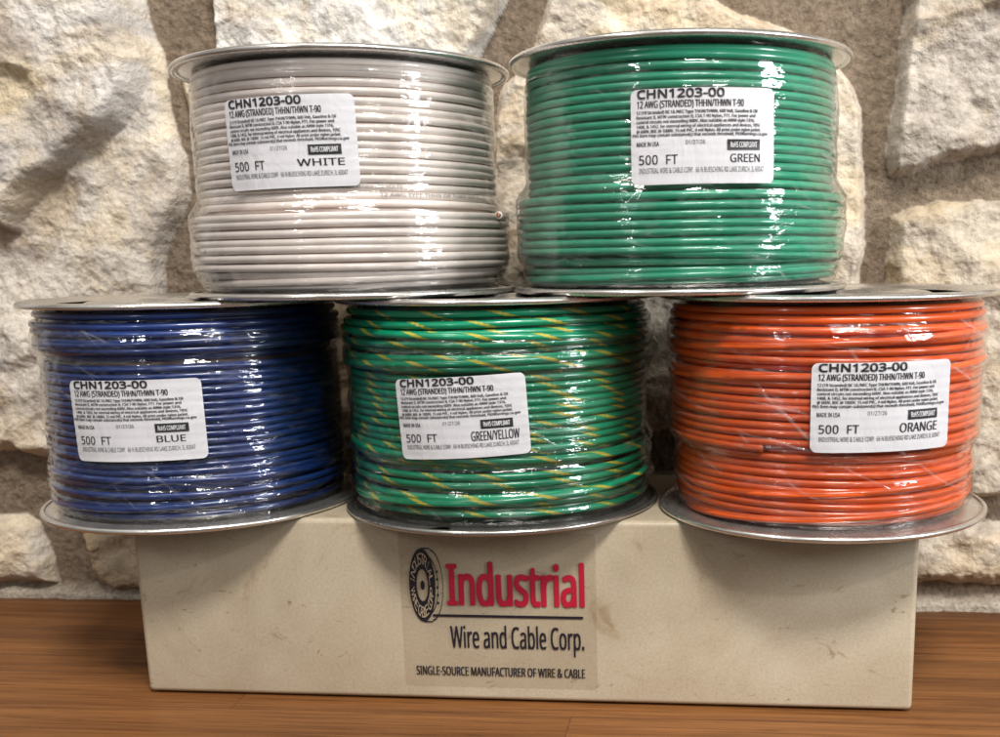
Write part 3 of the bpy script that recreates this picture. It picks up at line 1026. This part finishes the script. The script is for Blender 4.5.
def wire_rows(kind):
    r_ = np.random.default_rng({'white': 1, 'green': 2, 'blue': 3, 'striped': 4, 'orange': 5}[kind])
    rows = []

    def run(ys, ya, yb, ro, tilt=0.0, jit=0.5, p0=0.0, a2=0.0035):
        for y in ys:
            rows.append((yz(y + r_.uniform(-jit, jit) * 1.6, ya, yb), ro + r_.uniform(-0.003, 0.003),
                         tilt + r_.normal(0, 0.0028), p0 + r_.normal(0, 0.25), a2))
    if kind == 'white':
        run([286], 291, 74, 0.895)
        run([276.5], 291, 74, 0.925)
        run([268.3, 260.1, 252, 243.8, 235.6, 227.4, 219.2], 291, 74, 0.955, 0.002)
        run(np.arange(209.5, 86, -8.15), 291, 74, 0.893, 0.004, 0.4)
        run([84, 77.5], 291, 74, 0.893, 0.0, 0.2)
    elif kind == 'green':
        run([281, 271.5], 286, 60, 0.925, 0.009, 0.3, 2.2)
        run([260], 286, 60, 0.94, 0.010, 0.3, 0.5)
        run([251, 242.5, 234, 225.5, 217, 208.5, 200], 286, 60, 0.968, 0.003, 0.6)
        run(np.arange(188.5, 68, -8.45), 286, 60, 0.908, 0.004, 0.4)
        run([64], 286, 60, 0.90, 0, 0.2)
    elif kind == 'blue':
        run([516, 505], 522, 314, 0.90, 0.006, 0.3)
        run([494], 522, 314, 0.925, 0.003, 0.3)
        run(np.arange(485.5, 362, -7.35), 522, 314, 0.905, 0.003, 0.3)
        run([350, 342, 334.5, 326.5], 522, 314, 0.93, 0.002, 0.6)
        run([317.5], 522, 314, 0.91, 0, 0.2)
    elif kind == 'striped':
        run([517, 506], 524, 310, 0.925, 0.018, 0.5, 3.4)
        run([495, 484, 473], 524, 310, 0.93, 0.010, 0.8, 0.5)
        run([459.5], 524, 310, 0.925, 0.005, 0.5)
        run(np.arange(448, 375, -7.75), 524, 310, 0.928, 0.002, 0.4)
        run([366.5, 356, 345, 334.5, 325], 524, 310, 0.95, 0.006, 0.8, 1.0)
        run([315.5], 524, 310, 0.93, 0, 0.3)
    else:
        rows.append((0.497, 0.928, 0.0, 0.0, 0.0, (math.radians(-90 - 31.5 - 300), math.radians(-90 - 31.5))))
        run([522], 529, 308, 0.875, 0.004, 0.2)
        run([513.5, 505.5, 497.4, 489.3, 481.2, 473, 465, 457], 529, 308, 0.895, 0.012, 0.5, -0.4)
        run(np.arange(441.8, 368, -8.35), 529, 308, 0.925, 0.005, 0.6, -0.5)
        run([361, 350.5, 341, 331, 321.5], 529, 308, 0.93, 0.010, 0.7, -0.6)
        run([313.5], 529, 308, 0.915, 0.0, 0.2)
    # turns that climb across their neighbours
    for (z_, ro, slope, t0, t1) in {'white': [(0.115, 0.925, 0.030, -150, 40)], 'green': [(0.115, 0.945, 0.045, -200, 60), (0.20, 0.965, -0.035, -120, 30)],
                                    'blue': [(0.15, 0.925, 0.05, -190, 50), (0.30, 0.925, -0.03, -160, 0), (1.10, 0.94, 0.03, -170, 20)],
                                    'striped': [(0.20, 0.955, 0.06, -180, 40), (0.43, 0.95, -0.05, -210, 20), (0.98, 0.965, 0.05, -190, 20), (1.12, 0.965, -0.035, -200, 10)],
                                    'orange': [(0.13, 0.905, 0.07, -170, 30), (0.28, 0.912, 0.06, -150, 40), (0.90, 0.945, 0.05, -200, 10), (1.08, 0.945, 0.06, -180, 20)]}[kind]:
        rows.append((z_, ro, slope, 0.0, 'x', (math.radians(t0), math.radians(t1))))
    rows.sort(key=lambda q_: q_[0])
    return rows


WR = 0.0247
GROUP = "spools of wire stacked on the beige block"
SPOOLS = [
    # kind, x, y, on the upper row, colour, stripe, back layer colour, label (arc, height, w, h, tilt, R), text, text box, thing label
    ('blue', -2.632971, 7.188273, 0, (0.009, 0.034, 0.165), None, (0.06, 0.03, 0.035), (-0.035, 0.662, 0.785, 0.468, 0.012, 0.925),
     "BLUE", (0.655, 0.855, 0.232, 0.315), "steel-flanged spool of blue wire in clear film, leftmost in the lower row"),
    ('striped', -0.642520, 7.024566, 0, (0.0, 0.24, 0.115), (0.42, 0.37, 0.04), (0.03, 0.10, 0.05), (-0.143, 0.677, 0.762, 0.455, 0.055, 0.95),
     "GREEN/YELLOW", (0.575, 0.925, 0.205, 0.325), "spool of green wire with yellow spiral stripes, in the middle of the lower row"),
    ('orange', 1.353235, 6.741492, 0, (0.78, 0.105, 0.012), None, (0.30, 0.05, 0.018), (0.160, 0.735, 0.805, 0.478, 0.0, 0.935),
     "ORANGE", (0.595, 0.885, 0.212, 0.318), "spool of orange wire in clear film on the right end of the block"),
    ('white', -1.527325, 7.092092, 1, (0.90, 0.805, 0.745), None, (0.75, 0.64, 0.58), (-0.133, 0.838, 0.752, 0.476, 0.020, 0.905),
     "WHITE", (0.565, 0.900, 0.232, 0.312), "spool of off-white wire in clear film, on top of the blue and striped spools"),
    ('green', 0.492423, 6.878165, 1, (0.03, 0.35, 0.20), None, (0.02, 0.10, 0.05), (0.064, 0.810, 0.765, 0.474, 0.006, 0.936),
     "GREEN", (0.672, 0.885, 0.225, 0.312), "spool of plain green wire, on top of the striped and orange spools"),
]

for kind, sx_, sy_, upper, col, stripe, backc, lb, txt, tbx, lab in SPOOLS:
    root = bpy.data.objects.new("wire_spool", None)
    COL.objects.link(root)
    root.empty_display_size = 0.02
    root.location = (sx_ * S, sy_ * S, (HB + (H if upper else 0)) * S)
    root["label"] = lab
    root["category"] = "wire spool"
    root["group"] = GROUP
    link("bottom_flange", flange_mesh(False), mat_metal("punched_steel", 0.46, (-0.30, -0.90, 0.070, 0.030)) if kind == 'striped' else M_METAL, root)
    link("top_flange", flange_mesh(True), M_METAL, root)
    rows = wire_rows(kind)
    WR = {'white': 0.0224, 'green': 0.0224, 'blue': 0.0212, 'striped': 0.0222, 'orange': 0.0226}[kind]
    link("wire_coil", coil_mesh(rows, WR, 2 * PI / 0.38, hash(kind) % 1 + len(kind)), mat_wire(kind + "_insulation", col, stripe), root)
    # layer of turns below the outer one, seen through its gaps
    allrows = [q_ if not (q_[5:] and q_[4] == 'x') else (q_[0], q_[1] - 0.006) for q_ in rows]
    rows = [q_ for q_ in rows if not (q_[5:] and q_[4] == 'x')]
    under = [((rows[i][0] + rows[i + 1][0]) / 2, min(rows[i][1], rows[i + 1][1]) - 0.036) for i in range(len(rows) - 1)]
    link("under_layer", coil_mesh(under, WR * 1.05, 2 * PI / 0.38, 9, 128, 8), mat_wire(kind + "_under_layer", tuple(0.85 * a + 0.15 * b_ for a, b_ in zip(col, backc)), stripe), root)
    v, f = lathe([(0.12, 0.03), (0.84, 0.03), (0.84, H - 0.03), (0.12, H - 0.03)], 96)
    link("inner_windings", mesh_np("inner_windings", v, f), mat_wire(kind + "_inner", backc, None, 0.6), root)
    sd = {'blue': 3, 'striped': 8, 'orange': 14, 'white': 21, 'green': 29}[kind]
    tears = {'blue': [(-0.15, 0.25, 0.02, 0.2, 1.1), (0.0, 0.1, 0.03, 0.1, 0.4), (3.3, 0.12, 0.03, 1.0, 1.2), (3.4, 0.15, 0.02, 0.1, 0.3)],
             'striped': [(-0.1, 0.2, 0.05, 0.85, 1.2), (0.0, 0.15, 0.03, 0.1, 0.5), (3.5, 0.2, 0.02, 0.3, 0.9)],
             'orange': [(-0.1, 0.2, 0.02, 0.9, 1.2), (3.2, 0.2, 0.025, 0.9, 1.2), (0.0, 0.3, 0.025, 0.05, 0.3)],
             'white': [(3.3, 0.3, 0.012, 0.1, 1.1), (-0.2, 0.3, 0.012, 0.2, 1.0)],
             'green': [(0.0, 0.3, 0.02, 0.3, 1.1), (3.3, 0.3, 0.01, 0.1, 1.1)]}[kind]
    frow = allrows + [(0.05, rows[0][1] - 0.03), (H - 0.055, rows[-1][1] - 0.012)]
    link("shrink_film", film_mesh(frow, 0.045, H - 0.045, WR, sd, tears), mat_film(sd, {'orange': 0.09, 'green': 0.03, 'blue': 0.02}.get(kind, 0.0)), root)
    make_label(root, txt, *lb[:5], lb[5] + 0.012, tbx)


    coil = [o for o in root.children if o.name.startswith("wire_coil")][0]
    if kind in ('white', 'orange'):
        # cut end of the wire: bare copper strands in the insulation
        if kind == 'white':
            c0 = Vector((0.962 * math.sin(math.radians(75)), -0.962 * math.cos(math.radians(75)), 0.462))
            ax = Vector((0.12, -1.0, 0.04)).normalized()
            ln, rw = 0.055, 0.024
        else:
            a_ = math.radians(-31.5)
            c0 = Vector((0.9035 * math.sin(a_), -0.9035 * math.cos(a_), 0.497))
            ax = Vector((math.cos(a_), math.sin(a_), -0.03)).normalized()
            ln, rw = 0.012, 0.0245
        up_ = Vector((0, 0, 1))
        s1 = ax.cross(up_).normalized()
        s2 = s1.cross(ax)
        def tube(prof, n=20):
            v = [c0 + ax * d + (s1 * math.cos(2 * PI * k / n) + s2 * math.sin(2 * PI * k / n)) * r_ for k in range(n) for r_, d in prof]
            return [tuple(p) for p in v], grid_faces(n, len(prof), True, False)
        v, f = tube([(rw, -ln), (rw, 0.0), (rw * 0.9, 0.003), (rw * 0.6, 0.003)])
        we = link("wire_end", mesh_np("wire_end", v, f), coil.data.materials[0], coil)
        v, f = tube([(rw * 0.62, -0.004), (rw * 0.6, 0.007), (rw * 0.3, 0.010), (0.0005, 0.010)])
        link("copper_core", mesh_np("copper_core", v, f), M_COPPER, coil)
    if kind == 'white':
        # faint printing along two turns
        ink = Flat()
        zz = sorted(rows, key=lambda q_: abs(q_[0] - 0.553))[:1] + sorted(rows, key=lambda q_: abs(q_[0] - 0.605))[:1]
        for q_, (aa, bb_) in zip(zz, ((22, 72), (-8, 30))):
            base = len(ink.v)
            vv, ff = text_xy("12 AWG TYPE THHN OR THWN 600 VOLTS", res=1, x0=math.radians(aa), x1=math.radians(bb_), y0=q_[0] - 0.004, y1=q_[0] + 0.016)
            ink.add(vv, ff)
        r9 = zz[0][1] + 0.001
        link("wire_printing", ink.mesh("wire_printing", lambda x, y, l=0: ((r9 + .004) * math.sin(x), -(r9 + .004) * math.cos(x), y)), plain("grey_print", (0.12, 0.11, 0.11), 0.6), coil)
